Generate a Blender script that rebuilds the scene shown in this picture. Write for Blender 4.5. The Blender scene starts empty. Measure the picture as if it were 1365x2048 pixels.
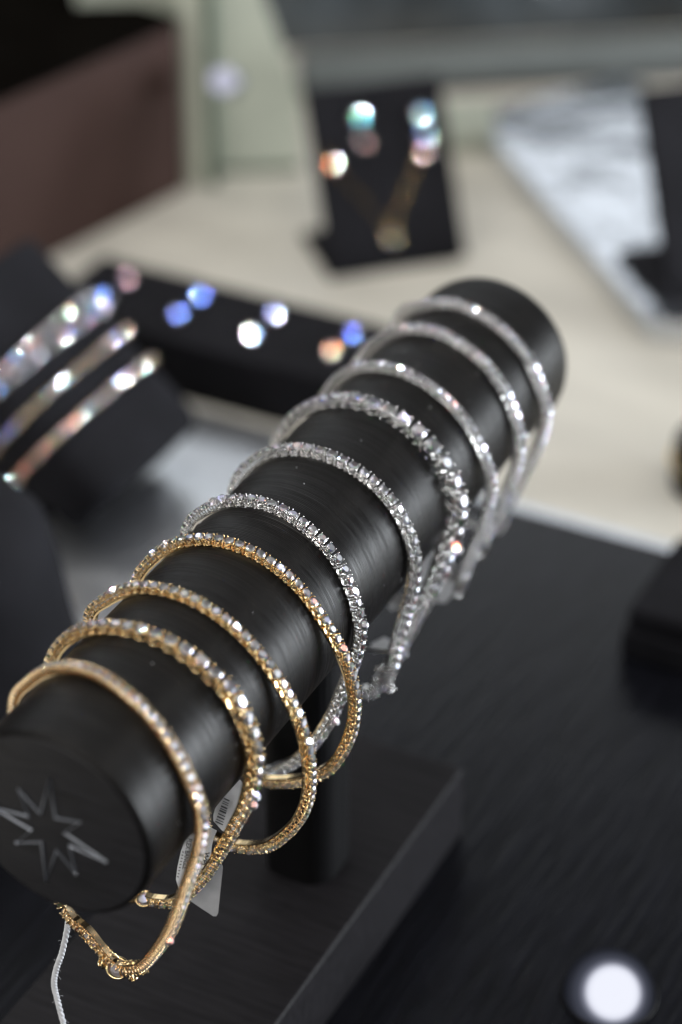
import bpy, bmesh, math, random
from mathutils import Vector, Matrix
C = bpy.context.scene.collection
scene = bpy.context.scene
random.seed(7)
MM = 0.001
ZT = 105.0          # bar axis height above the tray top, in mm
# Frame of the scene (metres): Y along the bracelet bar, X across it, Z up, tray top at Z = 0.
def W(a, b, z):     # a along the bar, b across, z from the bar's axis (all mm)
    return Vector((b*MM, a*MM, (z+ZT)*MM))

# ------------------------------------------------------------------ camera
cam_d = bpy.data.cameras.new('camera'); cam = bpy.data.objects.new('camera', cam_d); C.objects.link(cam)
cam.location = W(-271.44, 196.45, 286.11)
cam.rotation_euler = (math.radians(90-33.442), 0, math.radians(27.03))
cam_d.sensor_fit = 'HORIZONTAL'; cam_d.sensor_width = 24; cam_d.lens = 85
cam_d.clip_start = 0.02; cam_d.clip_end = 50
cam_d.dof.use_dof = True; cam_d.dof.focus_distance = 0.480; cam_d.dof.aperture_fstop = 6.6
scene.camera = cam

# ------------------------------------------------------------------ world and lights
world = bpy.data.worlds.new('World'); scene.world = world; world.use_nodes = True
bg = world.node_tree.nodes['Background']; bg.inputs[0].default_value = (.80, .88, 1, 1); bg.inputs[1].default_value = 0.06
def area(name, loc, target, sx, sy, power, col=(1, 1, 1), shape='RECTANGLE', spread=180):
    d = bpy.data.lights.new(name, 'AREA'); d.shape = shape; d.size = sx
    if shape in ('RECTANGLE', 'ELLIPSE'): d.size_y = sy
    d.energy = power; d.color = col; d.spread = math.radians(spread)
    o = bpy.data.objects.new(name, d); C.objects.link(o); o.location = loc
    o.rotation_euler = (Vector(target)-Vector(loc)).to_track_quat('-Z', 'Y').to_euler()
    return o
mid = (0, .15, .08)
area('ceiling_panel', (-.75, 1.55, .74), (-.05, .3, 0), 1.9, .72, 5.4, (.93, .97, 1))
area('side_fill', (.95, .72, .13), (0, .12, .03), .7, .26, 21.0, (.90, .95, 1))  # added unseen panel, gives the sheen and side light from the right
area('ceiling_panel', (-.15, .25, 1.5), mid, .9, .6, 4.6, (1, .98, .95))
area('front_fill', (-.25, -1.25, .55), mid, .9, .6, 8.5, (1, .97, .93))  # added fill behind the camera, brightens end cap, tags and stones
random.seed(11)
for i in range(26):
    a = i*2.39996; rr = .10+1.0*math.sqrt((i+.5)/26); x, y = rr*math.cos(a), .15+rr*math.sin(a)
    if y > .50 and x < .45: continue     # no lamps over the back left of the case
    area('ceiling_spot', (x, y, 1.25-.25*rr), (0, .2, 0), .019, .019, .74, (1, .965, .91), 'DISK')

# ------------------------------------------------------------------ render settings
scene.view_settings.view_transform = 'Standard'; scene.view_settings.look = 'None'
scene.view_settings.gamma = 1; scene.view_settings.exposure = 0; scene.view_settings.use_curve_mapping = False
scene.render.engine = 'CYCLES'
cy = scene.cycles
cy.max_bounces = 14; cy.transmission_bounces = 10; cy.glossy_bounces = 6; cy.diffuse_bounces = 3
cy.caustics_reflective = False; cy.caustics_refractive = False; cy.sample_clamp_indirect = 25
cy.use_denoising = True; cy.filter_width = 1.25
try: cy.denoiser = 'OPENIMAGEDENOISE'
except Exception: pass

# ------------------------------------------------------------------ materials
def lin(r, g, b):
    f = lambda c: (c/255/12.92) if c/255 <= .04045 else ((c/255+.055)/1.055)**2.4
    return (f(r), f(g), f(b), 1)
class NT:
    def __init__(s, name):
        s.m = bpy.data.materials.new(name); s.m.use_nodes = True; s.t = s.m.node_tree; s.n = s.t.nodes
        s.p = s.n['Principled BSDF']; s.out = s.n['Material Output']
    def add(s, typ, **kw):
        n = s.n.new(typ)
        for k, v in kw.items(): setattr(n, k, v)
        return n
    def link(s, a, b): s.t.links.new(a, b)
def simple(name, col, rough=.5, metal=0., spec=.5, bump=None, bscale=800, bstr=.2, stretch=None, var=0., vscale=60, rvar=0., coords='Object'):
    s = NT(name); p = s.p
    p.inputs['Base Color'].default_value = col; p.inputs['Roughness'].default_value = rough
    p.inputs['Metallic'].default_value = metal; p.inputs['Specular IOR Level'].default_value = spec
    tc = s.add('ShaderNodeTexCoord'); mp = s.add('ShaderNodeMapping'); s.link(tc.outputs[coords], mp.inputs[0])
    if stretch: mp.inputs['Scale'].default_value = stretch
    if bump:
        nz = s.add('ShaderNodeTexNoise'); nz.inputs['Scale'].default_value = bscale; nz.inputs['Detail'].default_value = 4
        s.link(mp.outputs[0], nz.inputs[0])
        b = s.add('ShaderNodeBump'); b.inputs['Strength'].default_value = bstr; b.inputs['Distance'].default_value = bump
        s.link(nz.outputs[0], b.inputs['Height']); s.link(b.outputs[0], p.inputs['Normal'])
    if var or rvar:
        nz = s.add('ShaderNodeTexNoise'); nz.inputs['Scale'].default_value = vscale; nz.inputs['Detail'].default_value = 5
        s.link(mp.outputs[0], nz.inputs[0])
        if var:
            mr = s.add('ShaderNodeMapRange'); mr.inputs[1].default_value = .3; mr.inputs[2].default_value = .7
            mr.inputs[3].default_value = 1-var; mr.inputs[4].default_value = 1+var
            mx = s.add('ShaderNodeVectorMath', operation='SCALE'); mx.inputs[0].default_value = col[:3]
            s.link(nz.outputs[0], mr.inputs[0]); s.link(mr.outputs[0], mx.inputs['Scale']); s.link(mx.outputs[0], p.inputs['Base Color'])
        if rvar:
            mr = s.add('ShaderNodeMapRange'); mr.inputs[1].default_value = .3; mr.inputs[2].default_value = .7
            mr.inputs[3].default_value = max(.02, rough-rvar); mr.inputs[4].default_value = rough+rvar
            s.link(nz.outputs[0], mr.inputs[0]); s.link(mr.outputs[0], p.inputs['Roughness'])
    return s.m
def diamond_mat():                       # three refractive indices, one per primary: real dispersion
    s = NT('cut diamond'); s.n.remove(s.p)
    g = []
    for c, ior in (((1, 0, 0, 1), 2.26), ((0, 1, 0, 1), 2.42), ((0, 0, 1, 1), 2.62)):
        n = s.add('ShaderNodeBsdfGlass'); n.inputs['Color'].default_value = c; n.inputs['IOR'].default_value = ior
        n.inputs['Roughness'].default_value = 0.02; g.append(n)
    a1 = s.add('ShaderNodeAddShader'); a2 = s.add('ShaderNodeAddShader')
    s.link(g[0].outputs[0], a1.inputs[0]); s.link(g[1].outputs[0], a1.inputs[1])
    s.link(a1.outputs[0], a2.inputs[0]); s.link(g[2].outputs[0], a2.inputs[1])
    gl = s.add('ShaderNodeBsdfAnisotropic'); gl.inputs['Color'].default_value = (.82, .83, .85, 1); gl.inputs['Roughness'].default_value = .31
    # the facets act as little prisms: red, green and blue leave them at slightly different angles
    ge = s.add('ShaderNodeNewGeometry'); wn = s.add('ShaderNodeTexWhiteNoise', noise_dimensions='3D')
    ve = s.add('ShaderNodeVectorMath', operation='SCALE'); ve.inputs['Scale'].default_value = 37.
    s.link(ge.outputs['True Normal'], ve.inputs[0]); s.link(ve.outputs[0], wn.inputs['Vector'])
    ce = s.add('ShaderNodeVectorMath', operation='SUBTRACT'); ce.inputs[1].default_value = (.5, .5, .5); s.link(wn.outputs['Color'], ce.inputs[0])
    prev = None
    for c, k in (((.17, 0, 0, 1), -.017), ((0, .13, 0, 1), .002), ((0, 0, .22, 1), .019)):
        sc_ = s.add('ShaderNodeVectorMath', operation='SCALE'); sc_.inputs['Scale'].default_value = k; s.link(ce.outputs[0], sc_.inputs[0])
        ad = s.add('ShaderNodeVectorMath', operation='ADD'); s.link(ge.outputs['Normal'], ad.inputs[0]); s.link(sc_.outputs[0], ad.inputs[1])
        no = s.add('ShaderNodeVectorMath', operation='NORMALIZE'); s.link(ad.outputs[0], no.inputs[0])
        g3 = s.add('ShaderNodeBsdfAnisotropic'); g3.inputs['Color'].default_value = c; g3.inputs['Roughness'].default_value = .088; s.link(no.outputs[0], g3.inputs['Normal'])
        if prev is None: prev = g3
        else:
            a_ = s.add('ShaderNodeAddShader'); s.link(prev.outputs[0], a_.inputs[0]); s.link(g3.outputs[0], a_.inputs[1]); prev = a_
    mx = s.add('ShaderNodeMixShader'); mx.inputs[0].default_value = .44
    s.link(a2.outputs[0], mx.inputs[1]); s.link(gl.outputs[0], mx.inputs[2])
    m2 = s.add('ShaderNodeMixShader'); m2.inputs[0].default_value = .36
    s.link(mx.outputs[0], m2.inputs[1]); s.link(prev.outputs[0], m2.inputs[2]); s.link(m2.outputs[0], s.out.inputs[0])
    return s.m
def wrapped_mat():                       # fine grooves wound round the bar, satin sheen across them
    s = NT('grooved black wrap'); p = s.p
    p.inputs['Base Color'].default_value = (.0042, .0038, .0038, 1); p.inputs['Roughness'].default_value = .36
    p.inputs['Specular IOR Level'].default_value = .15
    tc = s.add('ShaderNodeTexCoord'); sx = s.add('ShaderNodeSeparateXYZ'); s.link(tc.outputs['Object'], sx.inputs[0])
    mp = s.add('ShaderNodeMapping'); mp.inputs['Scale'].default_value = (25, 2600, 25); s.link(tc.outputs['Object'], mp.inputs[0])
    nz = s.add('ShaderNodeTexNoise'); nz.inputs['Scale'].default_value = 1; nz.inputs['Detail'].default_value = 3
    s.link(mp.outputs[0], nz.inputs[0])
    mu = s.add('ShaderNodeMath', operation='MULTIPLY'); mu.inputs[1].default_value = 2*math.pi/.00046
    s.link(sx.outputs[1], mu.inputs[0])
    sn = s.add('ShaderNodeMath', operation='SINE'); s.link(mu.outputs[0], sn.inputs[0])
    ad = s.add('ShaderNodeMath', operation='MULTIPLY_ADD'); ad.inputs[1].default_value = .15
    s.link(sn.outputs[0], ad.inputs[0]); s.link(nz.outputs[0], ad.inputs[2])
    b = s.add('ShaderNodeBump'); b.inputs['Strength'].default_value = .55; b.inputs['Distance'].default_value = .00016
    s.link(ad.outputs[0], b.inputs['Height']); s.link(b.outputs[0], p.inputs['Normal'])
    cr = s.add('ShaderNodeMapRange'); cr.inputs[1].default_value = .35; cr.inputs[2].default_value = .7; cr.inputs[3].default_value = .32; cr.inputs[4].default_value = .52
    s.link(nz.outputs[0], cr.inputs[0]); s.link(cr.outputs[0], p.inputs['Roughness'])
    return s.m
def emit_mat(name, col, strength):
    s = NT(name); s.n.remove(s.p); e = s.add('ShaderNodeEmission'); e.inputs[0].default_value = col; e.inputs[1].default_value = strength
    s.link(e.outputs[0], s.out.inputs[0]); return s.m

def globe_mat(axis):                     # globe for a bright spot: hot core and soft halo painted in, facing the camera
    s = NT('bright spot globe'); s.n.remove(s.p)
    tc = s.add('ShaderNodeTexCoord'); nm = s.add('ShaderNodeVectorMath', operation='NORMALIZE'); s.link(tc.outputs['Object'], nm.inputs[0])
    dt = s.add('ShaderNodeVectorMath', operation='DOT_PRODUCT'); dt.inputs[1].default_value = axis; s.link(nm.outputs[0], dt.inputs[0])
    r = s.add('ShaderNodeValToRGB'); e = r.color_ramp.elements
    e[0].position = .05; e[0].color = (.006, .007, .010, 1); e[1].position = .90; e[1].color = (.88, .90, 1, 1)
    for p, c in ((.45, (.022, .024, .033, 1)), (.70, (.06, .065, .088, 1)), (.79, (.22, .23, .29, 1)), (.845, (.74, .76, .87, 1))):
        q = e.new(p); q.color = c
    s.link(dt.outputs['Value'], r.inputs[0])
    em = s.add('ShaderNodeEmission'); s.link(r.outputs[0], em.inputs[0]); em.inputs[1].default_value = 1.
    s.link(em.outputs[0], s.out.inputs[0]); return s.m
M = dict(
    diamond=diamond_mat(), wrap=wrapped_mat(),
    white=simple('white gold', (.80, .79, .775, 1), .20, 1.),
    gold=simple('yellow gold', (.90, .69, .39, 1), .17, 1.),
    rose=simple('warm gold', (.90, .69, .43, 1), .19, 1.),
    tray=simple('black grained leatherette', (.0046, .0049, .0072, 1), .27, spec=.24, bump=.0006, bscale=1, bstr=.55, stretch=(520, 45, 420), var=.5, vscale=1, coords='Object'),
    base=simple('black wood grain', (.0125, .0118, .0135, 1), .5, spec=.10, bump=.0005, bscale=1, bstr=.3, stretch=(60, 700, 300), var=.3, vscale=1),
    cap=simple('black brushed end', (.013, .013, .0155, 1), .42, spec=.3, bump=.0004, bscale=1, bstr=.4, stretch=(90, 900, 900), var=.3, vscale=1),
    post=simple('black satin post', (.004, .004, .0045, 1), .5, spec=.15, var=.2, vscale=90),
    velvet=simple('black suede', (.009, .009, .0115, 1), .8, spec=.12, bump=.0003, bscale=900, bstr=.3, var=.3, vscale=45),
    counter=simple('cream counter', (.545, .525, .47, 1), .45, spec=.35, var=.13, vscale=14, stretch=(1, 3, 1)),
    silver=simple('brushed mirror steel', (.72, .75, .80, 1), .24, 1., bump=.012, bscale=34, bstr=.45, var=.06, vscale=20),
    satin=simple('satin silver', (.84, .87, .92, 1), .38, 1., bump=.010, bscale=26, bstr=.4, var=.06, vscale=20),
    pin=simple('satin steel pin', (.92, .91, .90, 1), .28, 1., var=.05, vscale=300),
    slate=simple('slate grey panel', (.050, .058, .064, 1), .25, spec=.9, bump=.03, bscale=14, bstr=.7, var=.6, vscale=22),
    rail=simple('grey rail', (.12, .132, .13, 1), .5, var=.1, vscale=30),
    paleg=simple('pale green backing', (.42, .445, .375, 1), .4, var=.2, vscale=16),
    palepost=simple('pale post', (.58, .61, .52, 1), .3, var=.08, vscale=30),
    dgreen=simple('dark green edge', (.06, .085, .06, 1), .4, var=.2, vscale=40),
    rail_shadow=simple('dark rail shadow', (.018, .020, .020, 1), .6, var=.1, vscale=40),
    maroon=simple('maroon leather', (.042, .022, .018, 1), .5, spec=.12, bump=.0004, bscale=500, bstr=.2, var=.15, vscale=18),
    lid=simple('black lid', (.004, .0035, .003, 1), .9, spec=.0, var=.2, vscale=30),
    steelring=simple('dark steel', (.14, .15, .18, 1), .35, .8, var=.1, vscale=80),
    edge=simple('pale blue acrylic edge', (.62, .66, .72, 1), .25, .3, var=.08, vscale=120),
    paper=simple('white tag paper', (.74, .74, .75, 1), .5, var=.04, vscale=300),
    film=simple('clear tag film', (.42, .42, .43, 1), .35, var=.1, vscale=300),
    ink=simple('black ink', (.02, .02, .022, 1), .6, var=.1, vscale=200),
    barcode=simple('grey ink', (.10, .10, .11, 1), .6, var=.1, vscale=200),
    thread=simple('white cotton', (.66, .67, .70, 1), .85, var=.12, vscale=900),
    starm=simple('silver foil line', (.30, .32, .36, 1), .4, .6, var=.3, vscale=120),
    glow=globe_mat((.30, -.60, .745)),
    glint=emit_mat('reflected glint', (.80, .80, 1, 1), .80),
    halo=simple('lamp reflector', (.018, .020, .026, 1), .7, spec=.1, var=.05, vscale=90),
)

# ------------------------------------------------------------------ builders
def obj(name, bm, m, parent=None, loc=None, smooth=False, mats=None):
    me = bpy.data.meshes.new(name); bm.normal_update(); bm.to_mesh(me); bm.free()
    for mm_ in (mats or [m]): me.materials.append(M[mm_] if isinstance(mm_, str) else mm_)
    if smooth:
        for p in me.polygons: p.use_smooth = True
    o = bpy.data.objects.new(name, me); C.objects.link(o)
    if loc is not None: o.location = loc
    if parent: o.parent = parent
    return o
def empty(name, loc=(0, 0, 0)):
    o = bpy.data.objects.new(name, None); C.objects.link(o); o.location = loc; o.empty_display_size = .005; return o
def tag(o, label=None, cat=None, group=None, kind=None):
    if label: o['label'] = label
    if cat: o['category'] = cat
    if group: o['group'] = group
    if kind: o['kind'] = kind
    return o
def quad(bm, vs):
    return bm.faces.new([bm.verts.new(v) for v in vs])
def box(bm, x0, x1, y0, y1, z0, z1, bev=0, seg=2, mat=None):
    r = bmesh.ops.create_cube(bm, size=1)['verts']
    M4 = Matrix.Translation(((x0+x1)/2, (y0+y1)/2, (z0+z1)/2)) @ Matrix.Diagonal((x1-x0, y1-y0, z1-z0, 1))
    if mat is not None: M4 = mat @ M4
    bmesh.ops.transform(bm, matrix=M4, verts=r)
    if bev:
        es = list({e for v in r for e in v.link_edges})
        bmesh.ops.bevel(bm, geom=es, offset=bev, segments=seg, affect='EDGES', profile=.6)
def prism(bm, pts, h):                   # pts: 3D outline, h: extrusion vector
    n = len(pts); a = [bm.verts.new(p) for p in pts]; b = [bm.verts.new(Vector(p)+h) for p in pts]
    bm.faces.new(a); bm.faces.new(b[::-1])
    for i in range(n): bm.faces.new((a[(i+1) % n], a[i], b[i], b[(i+1) % n]))
    bmesh.ops.recalc_face_normals(bm, faces=bm.faces)
def tube(bm, pts, r, n=6, closed=False, cap=True, rfun=None):
    pts = [Vector(p) for p in pts]; N = len(pts); rings = []
    up = None
    for i in range(N):
        if closed: t = pts[(i+1) % N]-pts[i-1]
        else: t = pts[min(i+1, N-1)]-pts[max(i-1, 0)]
        t.normalize()
        if up is None: up = t.orthogonal().normalized()
        up = (up-t*up.dot(t)).normalized(); s = t.cross(up)
        rr = r*(rfun(i/(N-1)) if rfun else 1)
        rings.append([bm.verts.new(pts[i]+(up*math.cos(2*math.pi*k/n)+s*math.sin(2*math.pi*k/n))*rr) for k in range(n)])
    for i in range(N if closed else N-1):
        a, b = rings[i], rings[(i+1) % N]
        for k in range(n): bm.faces.new((a[k], a[(k+1) % n], b[(k+1) % n], b[k]))
    if cap and not closed:
        bm.faces.new(rings[0][::-1]); bm.faces.new(rings[-1])
def lathe(bm, prof, n=48, mat=None, capA=True, capB=True):   # prof: (radius, height) along local z
    rings = []
    for r, h in prof:
        rings.append([bm.verts.new(((mat or Matrix()) @ Vector((r*math.cos(2*math.pi*k/n), r*math.sin(2*math.pi*k/n), h)))) for k in range(n)])
    for a, b in zip(rings, rings[1:]):
        for k in range(n): bm.faces.new((a[k], a[(k+1) % n], b[(k+1) % n], b[k]))
    if capA: bm.faces.new(rings[0][::-1])
    if capB: bm.faces.new(rings[-1])
def ball(bm, c, r, sub=1):
    v = bmesh.ops.create_icosphere(bm, subdivisions=sub, radius=r)['verts']
    bmesh.ops.translate(bm, verts=v, vec=c)

# --- the cut stone: a round brilliant of unit diameter, girdle at z = 0
def stone_mesh():
    bm = bmesh.new()
    def ring(n, r, z, off=0): return [bm.verts.new((r*math.cos(2*math.pi*(k+off)/n), r*math.sin(2*math.pi*(k+off)/n), z)) for k in range(n)]
    T_ = ring(8, .32, .155); S = ring(8, .395, .085, .5); G1_ = ring(16, .5, .014); G0 = ring(16, .5, -.014)
    P_ = ring(8, .11, -.345, .5); cu = bm.verts.new((0, 0, -.43))
    f = bm.faces.new; f(T_)
    for k in range(8):
        k1 = (k+1) % 8; ga, gb, gc = G1_[2*k], G1_[2*k+1], G1_[(2*k+2) % 16]
        f((T_[k], S[k], T_[k1])[::-1]); f((T_[k], S[k-1], ga, S[k])[::1][::-1] if False else (T_[k], S[k-1], ga, S[k]))
        f((S[k], ga, gb)); f((S[k], gb, gc))
        a0, b0, c0 = G0[2*k], G0[2*k+1], G0[(2*k+2) % 16]
        f((ga, a0, b0, gb)); f((gb, b0, c0, gc))
        f((a0, P_[k], b0)); f((b0, P_[k], c0)); f((c0, P_[k], cu)); f((c0, cu, P_[k1])) if False else None
    for k in range(8):
        c0 = G0[2*k]; f((c0, P_[k-1], cu, P_[k])) if False else None
    # main pavilion facets (kites split at the culet)
    for f_ in [x for x in bm.faces if cu in x.verts]: bm.faces.remove(f_)
    for k in range(8):
        a0 = G0[2*k]; f((P_[k-1], cu, P_[k], a0))
    bmesh.ops.recalc_face_normals(bm, faces=bm.faces)
    me = bpy.data.meshes.new('diamond'); bm.to_mesh(me); bm.free(); me.materials.append(M['diamond']); return me
STONE = stone_mesh()
# --- a four-prong basket of unit pitch: x along the bracelet, y across, z outwards
def setting_mesh(style, m):
    bm = bmesh.new(); 
    w = .43
    if style == 'basket':
        for sx in (-1, 1):
            for sy in (-1, 1):
                tube(bm, [(sx*.30, sy*.34, .02), (sx*.33, sy*.39, .5), (sx*.345, sy*.405, .80), (sx*.315, sy*.37, .90)], .052, 6)
                ball(bm, (sx*.325, sy*.375, .885), .075, 1)
        tube(bm, [(.37*math.cos(k*math.pi/8), .40*math.sin(k*math.pi/8), .52) for k in range(16)], .055, 5, closed=True)
        for sy in (-1, 1):
            tube(bm, [(.30*math.cos(t), sy*.37, .30-.22*math.sin(t)) for t in [k*math.pi/6 for k in range(7)]], .055, 5)
        for sx in (-1, 1): box(bm, sx*.36-.04, sx*.36+.04, -.33, .33, .02, .16)
        for sy in (-1, 1): box(bm, -.36, .36, sy*.30-.045, sy*.30+.045, .0, .12)
        box(bm, .40, .60, -.09, .09, .10, .26, .02, 1)
    else:                                # ribbed: two full bars per link
        for sx in (-.25, .25):
            tube(bm, [(sx, -.30, .02), (sx, -.50, .35), (sx, -.50, .78), (sx, -.42, .90)], .105, 6)
            tube(bm, [(sx, .30, .02), (sx, .50, .35), (sx, .50, .78), (sx, .42, .90)], .105, 6)
            box(bm, sx-.12, sx+.12, -.34, .34, 0, .14, .02, 1)
        box(bm, -.48, .48, -.30, .30, .10, .34, .03, 1)
    me = bpy.data.meshes.new('setting'); bm.normal_update(); bm.to_mesh(me); bm.free(); me.materials.append(M[m])
    for p in me.polygons: p.use_smooth = True
    return me
SET = {(s, m): setting_mesh(s, m) for s, m in (('basket', 'white'), ('basket', 'gold'), ('rib', 'rose'), ('basket', 'rose'))}

SPOTS = [o.location.copy() for o in C.objects if o.type == 'LIGHT' and o.name.startswith('ceiling_spot')]
def glint_axis(loc, want, k=0, off=0.):
    v = (cam.location-loc).normalized()
    hs = sorted(((v+(s-loc).normalized()).normalized() for s in SPOTS), key=lambda h_: -h_.dot(want))
    h_ = hs[k % len(hs)]
    return (h_+Vector((random.gauss(0, off), random.gauss(0, off), random.gauss(0, off)))).normalized()
# ------------------------------------------------------------------ a bracelet along a curve
def spline(pts, closed, per=24):
    n = len(pts); out = []
    for i in range(n if closed else n-1):
        P = [pts[(i+k) % n] if closed else pts[min(max(i+k, 0), n-1)] for k in (-1, 0, 1, 2)]
        for s in range(per):
            t = s/per
            out.append(.5*((2*P[1])+(-P[0]+P[2])*t+(2*P[0]-5*P[1]+4*P[2]-P[3])*t*t+(-P[0]+3*P[1]-3*P[2]+P[3])*t**3))
    if not closed: out.append(pts[-1].copy())
    return out
def bracelet(name, pts, normal, closed, pitch, style, m, label, group, cat, size_at=None, base_off=.45, width=1., fill=.88, band=True, jit=.06, aim=.11):
    """pts: curve of the band's middle (world), normal: across the band; pitch in metres."""
    cur = spline(pts, closed); N = len(cur)
    if closed: cur.append(cur[0].copy())
    L = [0.]
    for p, q in zip(cur, cur[1:]): L.append(L[-1]+(q-p).length)
    ctr = sum(cur, Vector())/len(cur)
    def at(s):
        s = min(max(s, 0), L[-1]-1e-9); lo, hi = 0, len(L)-1
        while hi-lo > 1:
            mid_ = (lo+hi)//2
            if L[mid_] <= s: lo = mid_
            else: hi = mid_
        t = (s-L[lo])/max(1e-12, L[hi]-L[lo]); return cur[lo].lerp(cur[hi], t)
    def frame(s):
        d = pitch*.7
        a_, b_ = (at((s-d) % L[-1]), at((s+d) % L[-1])) if closed else (at(s-d), at(s+d))
        t = (b_-a_).normalized(); y = (normal-t*normal.dot(t)).normalized(); z = t.cross(y)
        if z.dot(at(s)-ctr) < 0: y = -y; z = -z
        return t, y, z
    root = empty(name, ctr); tag(root, label, cat, group)
    s = 0.; spots = []
    if size_at:
        while s < L[-1]-pitch*.3:
            k = size_at(s/L[-1]); spots.append((s+k/2, k)); s += k
    else:
        n = max(3, round(L[-1]/pitch)); k = L[-1]/n
        spots = [((i+.5)*k, k) for i in range(n)]
    for i, (s, k) in enumerate(spots[:100]):
        t, y, z = frame(s); p = at(s)
        a = random.gauss(0, 1)*.03; b = random.gauss(0, 1)*.03
        y2 = (y+z*a).normalized(); z2 = (t.cross(y2)+t*b).normalized(); t2 = y2.cross(z2).normalized(); z2 = t2.cross(y2)
        o = bpy.data.objects.new('setting', SET[(style, m)]); C.objects.link(o); o.parent = root
        R3 = Matrix((t2*k, y2*k*width, z2*k)).transposed().to_4x4()
        o.matrix_local = Matrix.Translation(p-ctr-z2*k*base_off) @ R3
        d = bpy.data.objects.new('diamond', STONE); C.objects.link(d); d.parent = o
        if random.random() < aim and z2.dot(cam.location-p) > 0:      # stone tilted on purpose so its table glints towards the camera
            g = glint_axis(p, z2, random.choice((0, 0, 1, 2)), .009); g = Vector((g.dot(t2), g.dot(y2), g.dot(z2)))
            d.matrix_local = Matrix.Translation((0, 0, .82)) @ g.to_track_quat('Z', 'Y').to_matrix().to_4x4() @ Matrix.Scale(fill*.98, 4); continue
        d.matrix_local = Matrix.Translation((0, 0, .82)) @ Matrix.Rotation(random.gauss(0, jit), 4, 'X') @ Matrix.Rotation(random.gauss(0, jit), 4, 'Y') @ Matrix.Rotation(random.random()*6.28, 4, 'Z') @ Matrix.Diagonal((fill*.93, fill*.93/width, fill*.93, 1))
    if band:                            # the plain polished spring strip on the inner side
        bm = bmesh.new(); rings = []
        n = 160
        for i in range(n):
            s = L[-1]*(i/n if closed else i/(n-1)); t, y, z = frame(s); p = at(s)-ctr
            k = size_at(s/L[-1]) if size_at else pitch
            p = p-z*k*(base_off+.10); hw = k*.30*width; hh = k*.075
            rings.append([bm.verts.new(p+y*u*hw+z*v*hh) for u, v in ((-1, -1), (-1, 1), (1, 1), (1, -1))])
        for i in range(n if closed else n-1):
            a_, b_ = rings[i], rings[(i+1) % n]
            for q in range(4): bm.faces.new((a_[q], a_[(q+1) % 4], b_[(q+1) % 4], b_[q]))
        if not closed: bm.faces.new(rings[0][::-1]); bm.faces.new(rings[-1])
        bmesh.ops.recalc_face_normals(bm, faces=bm.faces)
        obj('inner_strip', bm, m, root)
    return root, at, frame, L[-1], ctr

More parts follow.
